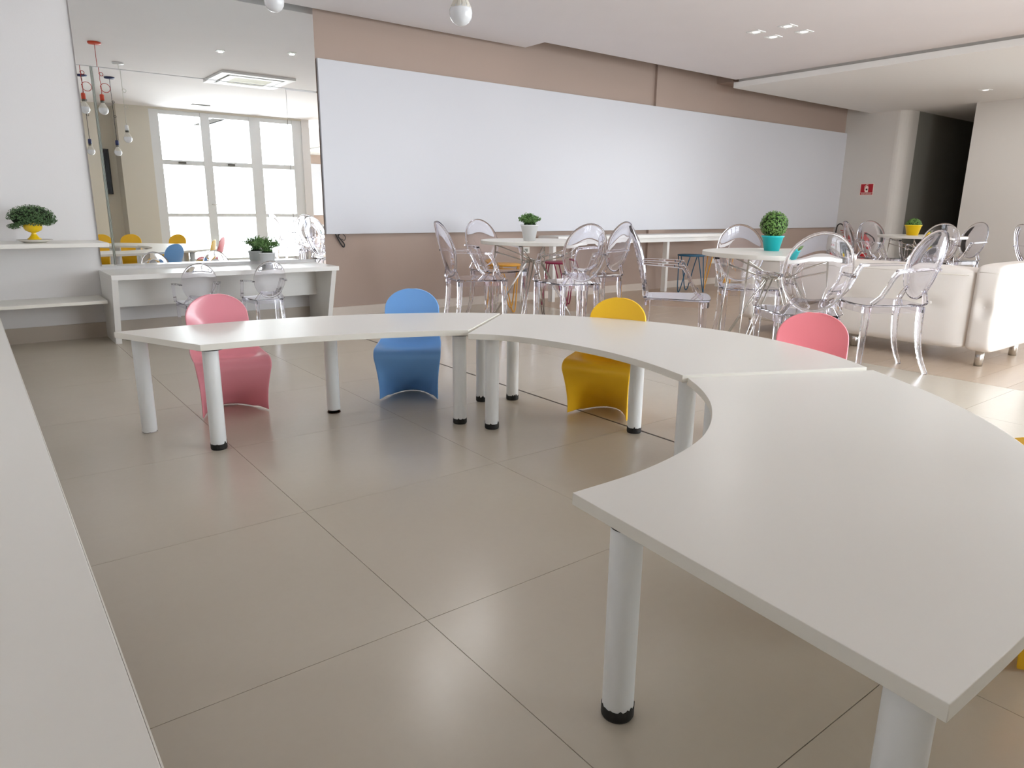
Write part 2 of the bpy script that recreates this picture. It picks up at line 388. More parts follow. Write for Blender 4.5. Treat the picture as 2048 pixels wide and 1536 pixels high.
# ================================================================ MIRROR
mir = thing('wall_mirror', 'large frameless wall mirror in panels above the low white desk', 'mirror', (1.7, W-0.012, 0.55))
def panel(x0, x1, z0, z1, tilt=0.0, tiltx=0.0, off=0.0):
    bm = B(); hx = (x1-x0)/2-0.0012; hz = (z1-z0)/2-0.0012
    bx(bm, -hx, -0.0025, -hz, hx, 0.0025, hz)
    o = make('mirror_panel', bm, M['mirror'], mir)
    o.location = ((x0+x1)/2-1.7, off, (z0+z1)/2-0.55); o.rotation_euler = (tiltx, 0, tilt); return o
panel(0.905, 2.325, 0.54, 1.965)
panel(0.802, 0.888, 0.54, 1.965, tilt=math.radians(1.85), off=-0.004)
panel(2.325, 2.6, 0.54, 1.955, tilt=math.radians(-0.25), off=-0.001)
panel(2.50, 2.6, 0.12, 0.537, tilt=math.radians(-0.25), off=-0.001)
panel(0.802, 2.6, 1.968, 2.9, tilt=math.radians(0.12))
bm = B(); bx(bm, -0.811, -0.016, 0.0, -0.806, 0.008, 1.415); bx(bm, -0.801, -0.010, 0.0, -0.797, 0.008, 1.415)
make('edge_trim', bm, M['mirror_edge'], mir)

# ================================================================ WHITEBOARD
wb = thing('whiteboard', 'long white writing board across the brown wall', 'whiteboard', (7.12, W, 0.76))
part('board_panel', (-4.51, -0.04, 0.0, 4.5, -0.008, 1.475), M['board'], wb, bevel=0.0015)
part('batten', (-4.45, -0.008, 0.02, 4.4, -0.001, 0.06), M['dark'], wb)
# cable bundle
bm = B(); tube(bm, catmull([(0, 0, 0.03), (0.02, -0.01, -0.02), (0.045, -0.015, -0.07), (0.075, -0.012, -0.105), (0.085, -0.01, -0.08), (0.06, -0.01, -0.045), (0.03, -0.008, -0.005), (0.05, -0.01, 0.02)], 5), 0.006, 6)
tube(bm, catmull([(0.07, -0.005, 0.02), (0.10, -0.008, -0.015), (0.085, -0.01, -0.045), (0.06, -0.012, -0.03)], 5), 0.003, 6)
tag(make('cable', bm, M['black'], loc=(2.70, W-0.012, 0.745)), 'black cable bundle hanging below the whiteboard corner', 'cable')
for x, z in ((4.94, 0.555), (8.35, 0.32)):
    t = thing('outlet_plate', 'small outlet plate on the brown wall behind the magenta stool' if x < 5 else 'small white outlet plate on the brown wall beyond the blue stool', 'outlet', (x, W, z))
    part('plate', (-0.06, -0.012, -0.035, 0.06, 0, 0.035), M['plate'], t, bevel=0.003)
    part('socket', (-0.03, -0.014, -0.018, 0.03, -0.011, 0.018), M['grey_metal'] if x < 5 else M['plate'], t)

# ================================================================ SHELVES
sh = thing('wall_shelf', 'upper white wall shelf carrying the yellow urn', 'shelf', (0.3, W, 0.71))
bm = B(); prism(bm, [(-0.55, -0.50), (0.50, -0.50), (0.50, -0.33), (0.50, -0.001), (-0.55, -0.001)], 0, 0.028); make('board', bm, M['laminate'], sh, bevel=0.0015)
bm = B(); bx(bm, 0.5012, -0.49, 0.001, 0.5018, -0.01, 0.027); make('edge_band', bm, M['edge'], sh)
sh = thing('wall_shelf', 'lower white wall shelf between the desk side and the left bench shelf', 'shelf', (0.3, W, 0.30))
bm = B(); prism(bm, [(-0.195, -0.39), (0.462, -0.39), (0.462, -0.001), (-0.195, -0.001)], 0, 0.024); make('board', bm, M['laminate'], sh, bevel=0.0015)
part('edge_band', (-0.19, -0.3925, 0.001, 0.46, -0.3905, 0.023), M['edge'], sh)
sh = thing('wall_shelf', 'long white shelf running along the left wall nearest the viewer', 'shelf', (-0.25, 2.5, 0.30))
part('board', (0.001, -3.2, 0, 0.352, 3.698, 0.024), M['laminate'], sh, bevel=0.0015)
part('edge_band', (0.3525, -3.2, 0.0008, 0.355, 3.3, 0.0232), M['edge'], sh)

# ================================================================ DESK UNDER MIRROR
dk = thing('low_desk', 'low white laminate desk under the mirror', 'desk', (1.62, 5.9, 0))
part('desktop', (-0.84, -0.26, 0.478, 0.865, 0.297, 0.515), M['laminate_desk'], dk, bevel=0.002)
part('side_panel', (-0.84, -0.05, 0, -0.80, 0.286, 0.478), M['laminate_desk'], dk, bevel=0.0015)
part('side_panel', (0.80, -0.05, 0, 0.84, 0.286, 0.478), M['laminate_desk'], dk, bevel=0.0015)
part('modesty_panel', (-0.80, 0.10, 0.245, 0.80, 0.12, 0.478), M['laminate_desk'], dk)
# front legs slope of side slabs: slab wedges reaching the front edge
for sx in (-0.84, 0.80):
    bm = B()
    a = [(-0.26, 0.478), (-0.05, 0.478), (-0.05, 0.0), (-0.10, 0.0)]
    v0 = [bm.verts.new((sx, p, q)) for p, q in a]; v1 = [bm.verts.new((sx+0.04, p, q)) for p, q in a]
    bm.faces.new(v0); bm.faces.new(v1[::-1])
    for k in range(4): bm.faces.new((v0[k], v0[(k+1) % 4], v1[(k+1) % 4], v1[k]))
    make('front_brace', bm, M['laminate_desk'], dk)

# ================================================================ KIDS TABLES
def arc_table(name, label, outline, ztop, legs, loc, seed):
    t = thing(name, label, 'table', (loc[0], loc[1], 0), group='arched low white tables of the curved row')
    bm = B(); prism(bm, [(p[0]-loc[0], p[1]-loc[1]) for p in outline], ztop-0.026, ztop, 1, 0)
    make('tabletop', bm, [M['laminate'], M['edge']], t, bevel=0.0012)
    rnd = random.Random(seed); pr = {1: 0.056, 2: 0.044, 3: 0.0325}[seed]
    for (x, y, style) in legs:
        bm = B(); h0 = 0.022 if style != 'bare' else 0.0
        lathe(bm, [(0, h0-0.006), (0.031, h0-0.006), (0.032, h0), (0.032, ztop-0.031)], 28)
        lg = make('leg', bm, M['leg_white'], t, loc=(x-loc[0], y-loc[1], 0))
        bm = B(); lathe(bm, [(0, ztop-0.032), (pr, ztop-0.032), (pr, ztop-0.0262), (0, ztop-0.0262)], 24, smooth=False)
        make('mounting_plate', bm, M['rubber'], lg)
        bm = B(); n = 40
        top = [(h0+0.003+(rnd.random()**7)*0.013 if style == 'cap' else 0.002+rnd.random()**2*0.005) for k in range(n)]
        r0 = 0.0335 if style == 'cap' else 0.0324
        b0 = [bm.verts.new((r0*0.93*math.cos(2*PI*k/n), r0*0.93*math.sin(2*PI*k/n), 0)) for k in range(n)]
        b1 = [bm.verts.new((r0*math.cos(2*PI*k/n), r0*math.sin(2*PI*k/n), min(0.005, top[k]*0.5))) for k in range(n)]
        b2 = [bm.verts.new((r0*math.cos(2*PI*k/n), r0*math.sin(2*PI*k/n), top[k])) for k in range(n)]
        b3 = [bm.verts.new((0.031*math.cos(2*PI*k/n), 0.031*math.sin(2*PI*k/n), top[k])) for k in range(n)]
        for q0, q1 in ((b0, b1), (b1, b2), (b2, b3)):
            for k in range(n): bm.faces.new((q0[k], q0[(k+1) % n], q1[(k+1) % n], q1[k]))
        bm.faces.new(b0[::-1])
        make('rubber_foot' if style == 'cap' else 'rust_ring', bm, M['rubber'] if style == 'cap' else M['rust'], lg)
    return t
def arcs(inner, outer, k=4):
    return [tuple(v[:2]) for v in catmull([(*p, 0) for p in inner], k)] + [tuple(v[:2]) for v in catmull([(*p, 0) for p in outer], k)]
T1 = arcs([(0.684, 2.921), (0.869, 2.905), (1.074, 2.873), (1.274, 2.820), (1.462, 2.757), (1.626, 2.692), (1.766, 2.621)],
          [(2.206, 2.973), (2.05, 3.092), (1.874, 3.197), (1.618, 3.312), (1.323, 3.395), (1.062, 3.436), (0.815, 3.450), (0.622, 3.448), (0.459, 3.435)])
T2 = arcs([(1.726, 2.565), (1.832, 2.440), (1.898, 2.285), (1.938, 2.100), (1.950, 1.895), (1.925, 1.680), (1.872, 1.48)],
          [(2.527, 1.175), (2.635, 1.353), (2.710, 1.55), (2.756, 1.76), (2.757, 1.985), (2.700, 2.28), (2.571, 2.553), (2.412, 2.79), (2.225, 2.975)])
T3 = arcs([(1.895, 1.478), (1.800, 1.345), (1.694, 1.230), (1.587, 1.143), (1.487, 1.078), (1.385, 1.028), (1.246, 0.988), (1.080, 0.964), (0.899, 0.963)],
          [(0.831, 0.240), (1.063, 0.237), (1.30, 0.242), (1.56, 0.285), (1.80, 0.385), (2.005, 0.528), (2.118, 0.620), (2.225, 0.725), (2.340, 0.858), (2.450, 1.01), (2.545, 1.160)])
arc_table('arched_table', 'arched low white table with the pink and blue chairs, its end facing the desk', T1, 0.462,
          [(0.548, 3.405, 'bare'), (0.735, 2.985, 'cap'), (1.352, 3.215, 'cap2'), (1.768, 2.700, 'cap'), (2.085, 2.965, 'cap')], (1.3, 3.1), 1)
arc_table('arched_table', 'arched low white table in the middle of the row with the yellow chair under it', T2, 0.458,
          [(1.845, 2.545, 'cap'), (2.235, 2.895, 'cap'), (2.345, 2.110, 'cap'), (1.975, 1.535, 'cap'), (2.50, 1.30, 'cap')], (2.3, 2.0), 2)
arc_table('arched_table', 'arched low white table nearest the viewer with its corner pointing down', T3, 0.448,
          [(0.925, 0.835, 'cap'), (0.885, 0.300, 'cap'), (1.90, 1.36, 'cap'), (1.75, 0.72, 'cap'), (2.38, 1.08, 'cap')], (1.6, 0.8), 3)

# ================================================================ KIDS CHAIRS
def s_chair_mesh():
    # profile from back top to floor: (y, z, half width, edge lift towards the sitter, corner recess)
    prof = []
    for d in (86, 72, 58, 45, 32, 20, 8):
        a = math.radians(d); z = 0.440+0.120*math.sin(a)
        prof.append((-0.150-0.018*math.sin(a), z, 0.152*math.cos(a)**0.9, 0.016*math.cos(a)))
    prof += [(-0.144, 0.405, 0.150, 0.024), (-0.132, 0.36, 0.148, 0.032), (-0.114, 0.312, 0.150, 0.040), (-0.075, 0.278, 0.157, 0.042),
            (-0.02, 0.262, 0.165, 0.036), (0.05, 0.262, 0.170, 0.026), (0.105, 0.270, 0.173, 0.012), (0.145, 0.274, 0.173, 0.003), (0.170, 0.262, 0.173, 0.0), (0.180, 0.238, 0.172, 0.002),
            (0.172, 0.215, 0.168, 0.014), (0.160, 0.170, 0.162, 0.040), (0.148, 0.125, 0.158, 0.075), (0.140, 0.085, 0.156, 0.11), (0.136, 0.05, 0.155, 0.150), (0.135, 0.02, 0.155, 0.180), (0.136, 0.0, 0.156, 0.198)]
    FRONT = 14
    us = [-1, -0.97, -0.9, -0.78, -0.6, -0.4, -0.2, 0, 0.2, 0.4, 0.6, 0.78, 0.9, 0.97, 1]
    bm = B(); rows = []
    n = len(prof)
    for i, (y, z, hw, e) in enumerate(prof):
        j0, j1 = max(i-1, 0), min(i+1, n-1)
        t = Vector((0, prof[j1][0]-prof[j0][0], prof[j1][1]-prof[j0][1])).normalized()
        nrm = Vector((0, -t.z, t.y))      # towards the sitter
        row = []
        for u in us:
            if i <= FRONT:
                p = Vector((u*hw, y, z)) + nrm*(e*abs(u)**2.2)
            else:
                rec = e*(1-abs(u)**2.6)
                p = Vector((u*hw, y-rec, z))
                p.z += 0.010*(1-abs(u)**2.6)*max(0, 1-z/0.1)
            row.append(bm.verts.new(p))
        rows.append(row)
    for a, b in zip(rows, rows[1:]):
        for k in range(len(us)-1): bm.faces.new((a[k], a[k+1], b[k+1], b[k]))
    # return flanges at the sides of the pedestal, running back along the floor
    for side, idx in ((-1, 0), (1, -1)):
        prev = None
        for i in range(FRONT, n):
            v = rows[i][idx]; z = v.co.z
            dpt = 0.014 + 0.022*max(0, (0.22-z)/0.22)**1.3
            q = bm.verts.new((v.co.x - side*0.006, v.co.y-dpt, z))
            if prev: bm.faces.new((prev[0], v, q, prev[1]))
            prev = (v, q)
    # floor lip at the back of the recess
    prev = None
    for k, u in enumerate(us):
        if abs(u) > 0.85: continue
        v = rows[-1][k]; q = bm.verts.new((v.co.x*0.97, v.co.y-0.035*(1-abs(u)), 0.0))
        if prev: bm.faces.new((prev[0], v, q, prev[1]))
        prev = (v, q)
    bmesh.ops.recalc_face_normals(bm, faces=bm.faces)
    for f in bm.faces: f.smooth = True
    me = bpy.data.meshes.new('child_chair'); bm.to_mesh(me); bm.free(); return me
CH = s_chair_mesh()
def kid_chair(m, loc, f, label, s=1.0):
    me = CH.copy(); me.materials.append(m)
    o = bpy.data.objects.new('child_chair', me); C.objects.link(o)
    so = o.modifiers.new('thick', 'SOLIDIFY'); so.thickness = 0.010; so.offset = 0; so.use_rim = True
    sb = o.modifiers.new('smooth', 'SUBSURF'); sb.levels = 2; sb.render_levels = 2
    o.location = (loc[0], loc[1], 0.005*s); o.rotation_euler.z = math.atan2(f[1], f[0]) - PI/2; o.scale = (s, s, s)
    return tag(o, label, 'chair', 'moulded one-piece child chairs around the arched tables')
kid_chair(M['pink'], (0.955, 3.575), (-0.07, -1), 'glossy pink moulded child chair facing the end of the arched table')
kid_chair(M['blue'], (1.84, 3.295), (-0.578, -0.816), 'sky-blue moulded child chair tucked under the arched table')
kid_chair(M['yellow'], (2.475, 2.43), (-0.90, -0.44), 'bright yellow moulded child chair under the middle arched table')
kid_chair(M['coral'], (2.83, 1.56), (-0.86, -0.5), 'coral-pink moulded child chair whose back alone shows over the table')
kid_chair(M['yellow'], (2.505, 0.575), (-0.75, 0.66), 'yellow moulded child chair at the frame edge beside the table curve')
kid_chair(M['yellow'], (1.945, 0.345), (-0.45, 0.89), 'yellow moulded child chair at the near corner of the last arched table')

# ================================================================ GHOST CHAIRS
def ghost_parts():
    P = []
    # seat: trapezoid with rounded front and shallow dish
    bm = B()
    fr = [(-0.155, -0.20), (0.155, -0.20), (0.175, -0.12), (0.21, 0.10), (0.222, 0.18), (0.20, 0.212), (0.10, 0.225), (0, 0.228), (-0.10, 0.225), (-0.20, 0.212), (-0.222, 0.18), (-0.21, 0.10), (-0.175, -0.12)]
    prism(bm, fr, 0.434, 0.446); P.append(('seat', bm, 0.003))
    # apron
    bm = B(); inner = [(x*0.93, y*0.93+0.001) for x, y in fr]; out = [(x*0.975, y*0.975) for x, y in fr]; n = len(fr)
    q = [[bm.verts.new((x, y, z)) for x, y in s] for s, z in ((out, 0.395), (out, 0.432), (inner, 0.432), (inner, 0.395))]
    for a, b in ((q[0], q[1]), (q[1], q[2]), (q[2], q[3]), (q[3], q[0])):
        for k in range(n): bm.faces.new((a[k], a[(k+1) % n], b[(k+1) % n], b[k]))
    P.append(('apron', bm, 0.0))
    # oval backrest, gently dished, with thick rim
    c = Vector((0, -0.238, 0.69)); ay = Vector((0, -0.26, 0.965)).normalized(); hx, hz = 0.184, 0.228
    nb = Vector((0, 1, 0.27)).normalized()
    bm = B(); N = 40; rings = []
    def pt(rad, k, off):
        a = 2*PI*k/N; x = hx*rad*math.cos(a); v = hz*rad*math.sin(a)
        bow = -0.03*(1-(x/hx)**2)
        return c + Vector((x, 0, 0)) + ay*v + nb*(bow+off)
    prof = [(0.0, 0.004), (0.45, 0.004), (0.86, 0.004), (0.93, 0.009), (1.0, 0.008), (1.0, -0.008), (0.93, -0.009), (0.86, -0.004), (0.45, -0.004), (0.0, -0.004)]
    for rad, off in prof:
        rings.append([bm.verts.new(pt(0, 0, off))] if rad == 0 else [bm.verts.new(pt(rad, k, off)) for k in range(N)])
    for a, b in zip(rings, rings[1:]):
        for k in range(N):
            k2 = (k+1) % N
            if len(a) == 1: f = bm.faces.new((a[0], b[k], b[k2]))
            elif len(b) == 1: f = bm.faces.new((a[k], a[k2], b[0]))
            else: f = bm.faces.new((a[k], a[k2], b[k2], b[k]))
            f.smooth = True
    P.append(('backrest', bm, 0.0))
    for s in (-1, 1):
        bm = B(); bar(bm, [(s*0.160, -0.198, 0.448), (s*0.125, -0.206, 0.50), (s*0.098, -0.212, 0.53)], [0.032, 0.028, 0.024], [0.022, 0.018, 0.016], (1, 0, 0)); P.append(('back_stay', bm, 0.002))
    for s in (-1, 1):
        bm = B()
        pts = [(s*0.187, -0.240, 0.665), (s*0.200, -0.19, 0.668), (s*0.222, -0.10, 0.664), (s*0.240, -0.01, 0.660), (s*0.243, 0.035, 0.655), (s*0.241, 0.062, 0.615), (s*0.236, 0.085, 0.56), (s*0.230, 0.115, 0.50), (s*0.222, 0.165, 0.452)]
        bar(bm, pts, [0.030, 0.032, 0.034, 0.036, 0.036, 0.034, 0.032, 0.032, 0.034], [0.016, 0.016, 0.017, 0.018, 0.026, 0.020, 0.018, 0.018, 0.020], (1, 0, 0)); P.append(('armrest', bm, 0.002))
    for s in (-1, 1):
        bm = B(); pts = [(s*0.196, 0.178, 0.432), (s*0.197, 0.182, 0.30), (s*0.198, 0.186, 0.15), (s*0.199, 0.189, 0.0)]
        bar(bm, pts, [0.040, 0.036, 0.031, 0.026], [0.040, 0.036, 0.031, 0.026], (1, 0, 0)); P.append(('leg', bm, 0.004))
        bm = B(); pts = catmull([(s*0.145, -0.182, 0.432), (s*0.146, -0.184, 0.33), (s*0.149, -0.193, 0.22), (s*0.155, -0.215, 0.11), (s*0.163, -0.262, 0.0)], 3)
        k = len(pts); bar(bm, pts, [0.038-0.014*i/(k-1) for i in range(k)], [0.038-0.014*i/(k-1) for i in range(k)], (1, 0, 0)); P.append(('leg', bm, 0.004))
    return P
ghost0 = thing('clear_armchair', 'x', 'chair')
for nme, bm, bev in ghost_parts(): make(nme, bm, M['polycarb'], ghost0, bevel=bev)
GH = [((3.29, 4.78), (0.96, -0.25), 'clear plastic armchair facing the white-potted plant table from the desk side', 1),
      ((3.92, 5.34), (0.0, -1.0), 'clear plastic armchair behind the white-potted plant table, closest to the whiteboard', 1),
      ((3.76, 4.15), (0.25, 0.97), 'clear plastic armchair with its back to the viewer at the white-potted plant table', 1),
      ((4.38, 4.52), (-0.95, 0.25), 'clear plastic armchair partly hidden behind others on the stool side of the white-potted plant table', 1),
      ((3.74, 3.06), (0.64, -0.77), 'clear plastic armchair seen in side profile beside the turquoise-pot table', 2),
      ((4.69, 3.17), (-0.65, -0.76), 'clear plastic armchair behind the turquoise-pot table facing the viewer', 2),
      ((3.80, 2.19), (0.70, 0.71), 'clear plastic armchair with its back to the viewer in front of the turquoise-pot table', 2),
      ((4.655, 2.135), (-0.78, 0.62), 'clear plastic armchair standing against the sofa back with curved rear legs in view', 2),
      ((8.73, 4.22), (0.70, -0.71), 'clear plastic armchair in front of the fire extinguishers', 3),
      ((9.34, 4.40), (-0.6, -0.8), 'clear plastic armchair behind the yellow-pot table, in front of the grey wall', 3),
      ((8.50, 3.42), (0.80, 0.60), 'clear plastic armchair with its back to the sofa, in front of the dark corridor', 3),
      ((9.75, 3.65), (-0.92, 0.4), 'clear plastic armchair on the far side of the yellow-pot table against the right wall', 3),
      ((9.20, 2.55), (0.79, -0.61), 'clear plastic armchair cut by the right picture edge, beyond the sofa', 4)]
GN = {1: 'clear armchairs at the white-potted plant table', 2: 'clear armchairs at the turquoise-pot table', 3: 'clear armchairs at the yellow-pot table', 4: 'clear armchairs beyond the sofa'}
first = True
for (x, y), f, lab, g in GH:
    rz = math.atan2(f[1], f[0])-PI/2
    if first: ghost0.location = (x, y, 0); ghost0.rotation_euler.z = rz; ghost0['label'] = lab; ghost0['group'] = GN[g]; first = False
    else: dup(ghost0, (x, y, 0), rz, lab, GN[g])
for x, rz, lab in ((1.335, -0.12, 'child-size clear armchair at the low desk, nearer the yellow urn'), (1.835, -0.02, 'child-size clear armchair at the low desk in front of the white-potted plant')):
    o = dup(ghost0, (x, 5.62, 0), rz, lab, 'child-size clear armchairs at the low desk', (0.66, 0.66, 0.66)); o.name = 'child_clear_armchair'

# ================================================================ ROUND TABLES
def rod(bm, a, b, r=0.0055): tube(bm, [a, b], r, 8)
def round_table(loc, rad, label, rot=0.3):
    t = thing('round_table', label, 'table', (*loc, 0), rot, 'round white tables with wire bases')
    bm = B(); lathe(bm, [(0, 0.717), (rad-0.002, 0.717), (rad, 0.719), (rad, 0.743), (rad-0.002, 0.745), (0, 0.745)], 72, smooth=False)
    make('tabletop', bm, M['laminate'], t)
    bm = B(); hub = 0.07
    for k in range(4):
        a = PI/4+k*PI/2; c, s = math.cos(a), math.sin(a)
        P = (0.34*c, 0.34*s, 0.714); P2 = (0.345*c, 0.345*s, 0.64); Fp = (0.40*c, 0.40*s, 0.006); Hq = (hub*c, hub*s, 0.57)
        rod(bm, P, Fp); rod(bm, P2, Hq)
        b1, b2 = a+0.32, a-0.32
        rod(bm, (0.055*math.cos(b1), 0.055*math.sin(b1), 0.585), (0.40*math.cos(a+0.02), 0.40*math.sin(a+0.02), 0.012))
        rod(bm, (0.055*math.cos(b2), 0.055*math.sin(b2), 0.585), (0.40*math.cos(a-0.02), 0.40*math.sin(a-0.02), 0.012))
        a2 = a+PI
        rod(bm, (0.34*c, 0.34*s, 0.70), (0.06*math.cos(a2+0.5), 0.06*math.sin(a2+0.5), 0.56), 0.005)
    make('wire_base', bm, M['chrome'], t)
    bm = B(); tube(bm, [(0.06*math.cos(2*PI*k/20), 0.06*math.sin(2*PI*k/20), 0.575) for k in range(20)], 0.006, 8, closed=True); make('hub_ring', bm, M['chrome'], t)
    for k in range(4):
        a = PI/4+k*PI/2
        bm = B(); lathe(bm, [(0, 0.0), (0.011, 0.0), (0.011, 0.01), (0.008, 0.014), (0, 0.014)], 12); make('foot', bm, M['rubber'], t, loc=(0.40*math.cos(a), 0.40*math.sin(a), 0))
    bm = B(); lathe(bm, [(0, 0.713), (0.36, 0.713), (0.36, 0.717), (0, 0.717)], 40, smooth=False); make('mounting_ring', bm, M['laminate'], t)
round_table((3.81, 4.66), 0.45, 'round white wire-base table with the white-potted plant, below the whiteboard', -0.17)
round_table((4.22, 2.64), 0.475, 'round white wire-base table with the turquoise pot, before the sofa', -0.72)
round_table((9.05, 3.78), 0.47, 'round white wire-base table with the yellow pot, beyond the sofa', -0.6)

# ================================================================ PLANTS
def leaves(bm, fn, count, size, rnd, aspect=0.55):
    for _ in range(count):
        p, n = fn(rnd)
        n = (n + Vector((rnd.uniform(-.7, .7), rnd.uniform(-.7, .7), rnd.uniform(-.7, .7)))).normalized()
        t = n.orthogonal().normalized(); t = Matrix.Rotation(rnd.uniform(0, 6.28), 3, n) @ t; s = n.cross(t)
        L = size*rnd.uniform(0.7, 1.25); wd = L*aspect
        vs = [bm.verts.new(p+q) for q in (t*L*0.5, s*wd*0.5+n*L*0.08, -t*L*0.5, -s*wd*0.5+n*L*0.08)]
        bm.faces.new(vs)
def pot(t, prof, m, n=36, name='pot'):
    bm = B(); lathe(bm, prof, n); return make(name, bm, m, t)
def taper_pot(r0, r1, h, rim=0.006, rimh=0.012, th=0.004):
    return [(0, 0), (r0, 0), (r1-0.001, h-rimh), (r1+rim*0.6, h-rimh), (r1+rim, h), (r1-th+0.002, h), (r1-th, h-0.01), (r1*0.93-th, h-0.025), (0, h-0.025)]
def topiary(loc, r, pr0, pr1, ph, mp, label, cz=None, flat=1.0, lm='leaf_light', seed=1, count=1700, leaf=0.014, cat='plant'):
    t = thing('potted_topiary', label, cat, loc)
    pot(t, taper_pot(pr0, pr1, ph), mp)
    rnd = random.Random(seed); cz = ph+r*0.82 if cz is None else cz
    bm = B(); bmesh.ops.create_icosphere(bm, subdivisions=3, radius=r*0.88, matrix=Matrix.Translation((0, 0, cz)) @ Matrix.Diagonal((1, 1, flat, 1)))
    bmesh.ops.delete(bm, geom=[v for v in bm.verts if v.co.z < ph-0.02], context='VERTS')
    make('foliage_core', bm, M['soil'], t)
    def fn(rd):
        while True:
            v = Vector((rd.gauss(0, 1), rd.gauss(0, 1), rd.gauss(0, 1))).normalized()
            q = v*r*rd.uniform(0.86, 1.02); q.z = q.z*flat+cz
            if q.z > ph-0.004: return q, v
    bm = B(); leaves(bm, fn, count, leaf, rnd); make('foliage', bm, M[lm], t, stuff=True)
    return t
topiary((4.31, 2.74, 0.745), 0.088, 0.048, 0.068, 0.100, M['teal'], 'ball-clipped plant in a turquoise pot on the round table before the sofa', seed=3)
topiary((9.0, 3.87, 0.745), 0.085, 0.060, 0.088, 0.12, M['pot_yellow'], 'low rounded plant in a yellow tapered pot on the far round table', cz=0.115, flat=0.95, seed=4, count=900, leaf=0.018)
# bushy plants in white pots
def bushy(loc, pr0, pr1, ph, spread, height, label, seed, n=70, lm='leaf', lsz=0.015):
    t = thing('potted_plant', label, 'plant', loc)
    pot(t, taper_pot(pr0, pr1, ph, 0.004, 0.01), M['pot_white'])
    rnd = random.Random(seed); st = B(); lf = B()
    for _ in range(n):
        a = rnd.uniform(0, 2*PI); e = rnd.random()**0.6
        R = spread*e; top = height*(1-0.45*e*e)*rnd.uniform(0.65, 1.1)
        p0 = Vector((rnd.uniform(-.4, .4)*pr1, rnd.uniform(-.4, .4)*pr1, ph-0.03)); p2 = Vector((R*math.cos(a), R*math.sin(a), ph+top)); p1 = (p0+p2)/2+Vector((0, 0, height*0.25))
        cur = catmull([p0, p1, p2], 4); tube(st, cur, 0.001, 3)
        for q in cur[2:]:
            for _k in range(5):
                d = Vector((rnd.gauss(0, 1), rnd.gauss(0, 1), rnd.gauss(0, 1)+0.3)).normalized()
                c = q+d*0.012*rnd.random()
                leaves(lf, lambda rd, c=c, d=d: (c, d), 1, lsz, rnd, 0.5)
    make('stems', st, M['leaf_dark'], t, stuff=True); make('foliage', lf, M[lm], t, stuff=True)
    bm = B(); lathe(bm, [(0, ph-0.03), (pr1*0.9, ph-0.03), (pr1*0.6, ph+0.01), (0, ph+0.02)], 20); make('foliage_core', bm, M['soil'], t)
    return t
bushy((3.71, 4.60, 0.745), 0.048, 0.071, 0.130, 0.095, 0.085, 'green plant in a white bucket pot on the round table below the whiteboard', 11, 110)
bushy((2.02, 6.04, 0.515), 0.052, 0.066, 0.105, 0.12, 0.13, 'feathery green plant in a white pot on the low mirror desk', 12, 85, 'leaf', 0.013)
# urn
un = thing('urn_plant', 'trailing green plant in a yellow fluted urn on the upper shelf', 'plant', (0.385, 5.93, 0.7585))
bm = B(); prof = [(0.0, 0), (0.040, 0), (0.041, 0.006), (0.032, 0.012), (0.020, 0.028), (0.013, 0.042), (0.016, 0.048), (0.028, 0.052), (0.045, 0.062), (0.053, 0.078), (0.054, 0.095), (0.057, 0.112), (0.055, 0.124), (0.050, 0.120), (0.048, 0.10), (0, 0.10)]
n = 60; rings = []
for r, z in prof:
    rings.append([bm.verts.new((r*(1+(0.05*abs(math.sin(7*2*PI*k/n)) if 0.05 < z < 0.121 else 0.03*abs(math.sin(6*2*PI*k/n)) if z < 0.04 else 0))*math.cos(2*PI*k/n), r*(1+(0.05*abs(math.sin(7*2*PI*k/n)) if 0.05 < z < 0.121 else 0))*math.sin(2*PI*k/n), z)) for k in range(n)] if r > 0 else [bm.verts.new((0, 0, z))])
for a, b in zip(rings, rings[1:]):
    for k in range(n):
        k2 = (k+1) % n
        if len(a) == 1: f = bm.faces.new((a[0], b[k2], b[k]))
        elif len(b) == 1: f = bm.faces.new((a[k], a[k2], b[0]))
        else: f = bm.faces.new((a[k], a[k2], b[k2], b[k]))
        f.smooth = True
make('urn', bm, M['urn_yellow'], un)
rnd = random.Random(21)
def urn_fn(rd):
    while True:
        v = Vector((rd.gauss(0, 1), rd.gauss(0, 1), rd.gauss(0, 1))).normalized()
        rr = rd.uniform(0.8, 1.03)
        q = Vector((v.x*0.145*rr, v.y*0.12*rr, 0.135+v.z*0.098*rr))
        if v.z < 0: q.z = 0.135+v.z*0.055*rr - 0.42*max(0, -q.x-0.05)
        rad = math.hypot(q.x, q.y)
        if (q.z > 0.128 or rad > 0.085) and q.z > 0.03: return q, v
bm = B(); leaves(bm, urn_fn, 3200, 0.0125, rnd, 0.6); make('foliage', bm, M['leaf_dark'], un, stuff=True)
bm = B(); bmesh.ops.create_icosphere(bm, subdivisions=3, radius=1, matrix=Matrix.Translation((0, 0, 0.15)) @ Matrix.Diagonal((0.122, 0.10, 0.068, 1)))
bmesh.ops.delete(bm, geom=[v for v in bm.verts if v.co.z < 0.13 and math.hypot(v.co.x, v.co.y) < 0.07], context='VERTS'); make('foliage_core', bm, M['soil'], un)
bm = B(); lathe(bm, [(0, 0), (0.065, 0), (0.075, 0.006), (0.108, 0.018), (0.106, 0.021), (0.07, 0.010), (0, 0.0085)], 40)
tag(make('plate', bm, M['china'], loc=(0.385, 5.93, 0.7385)), 'white china plate under the yellow urn', 'plate')

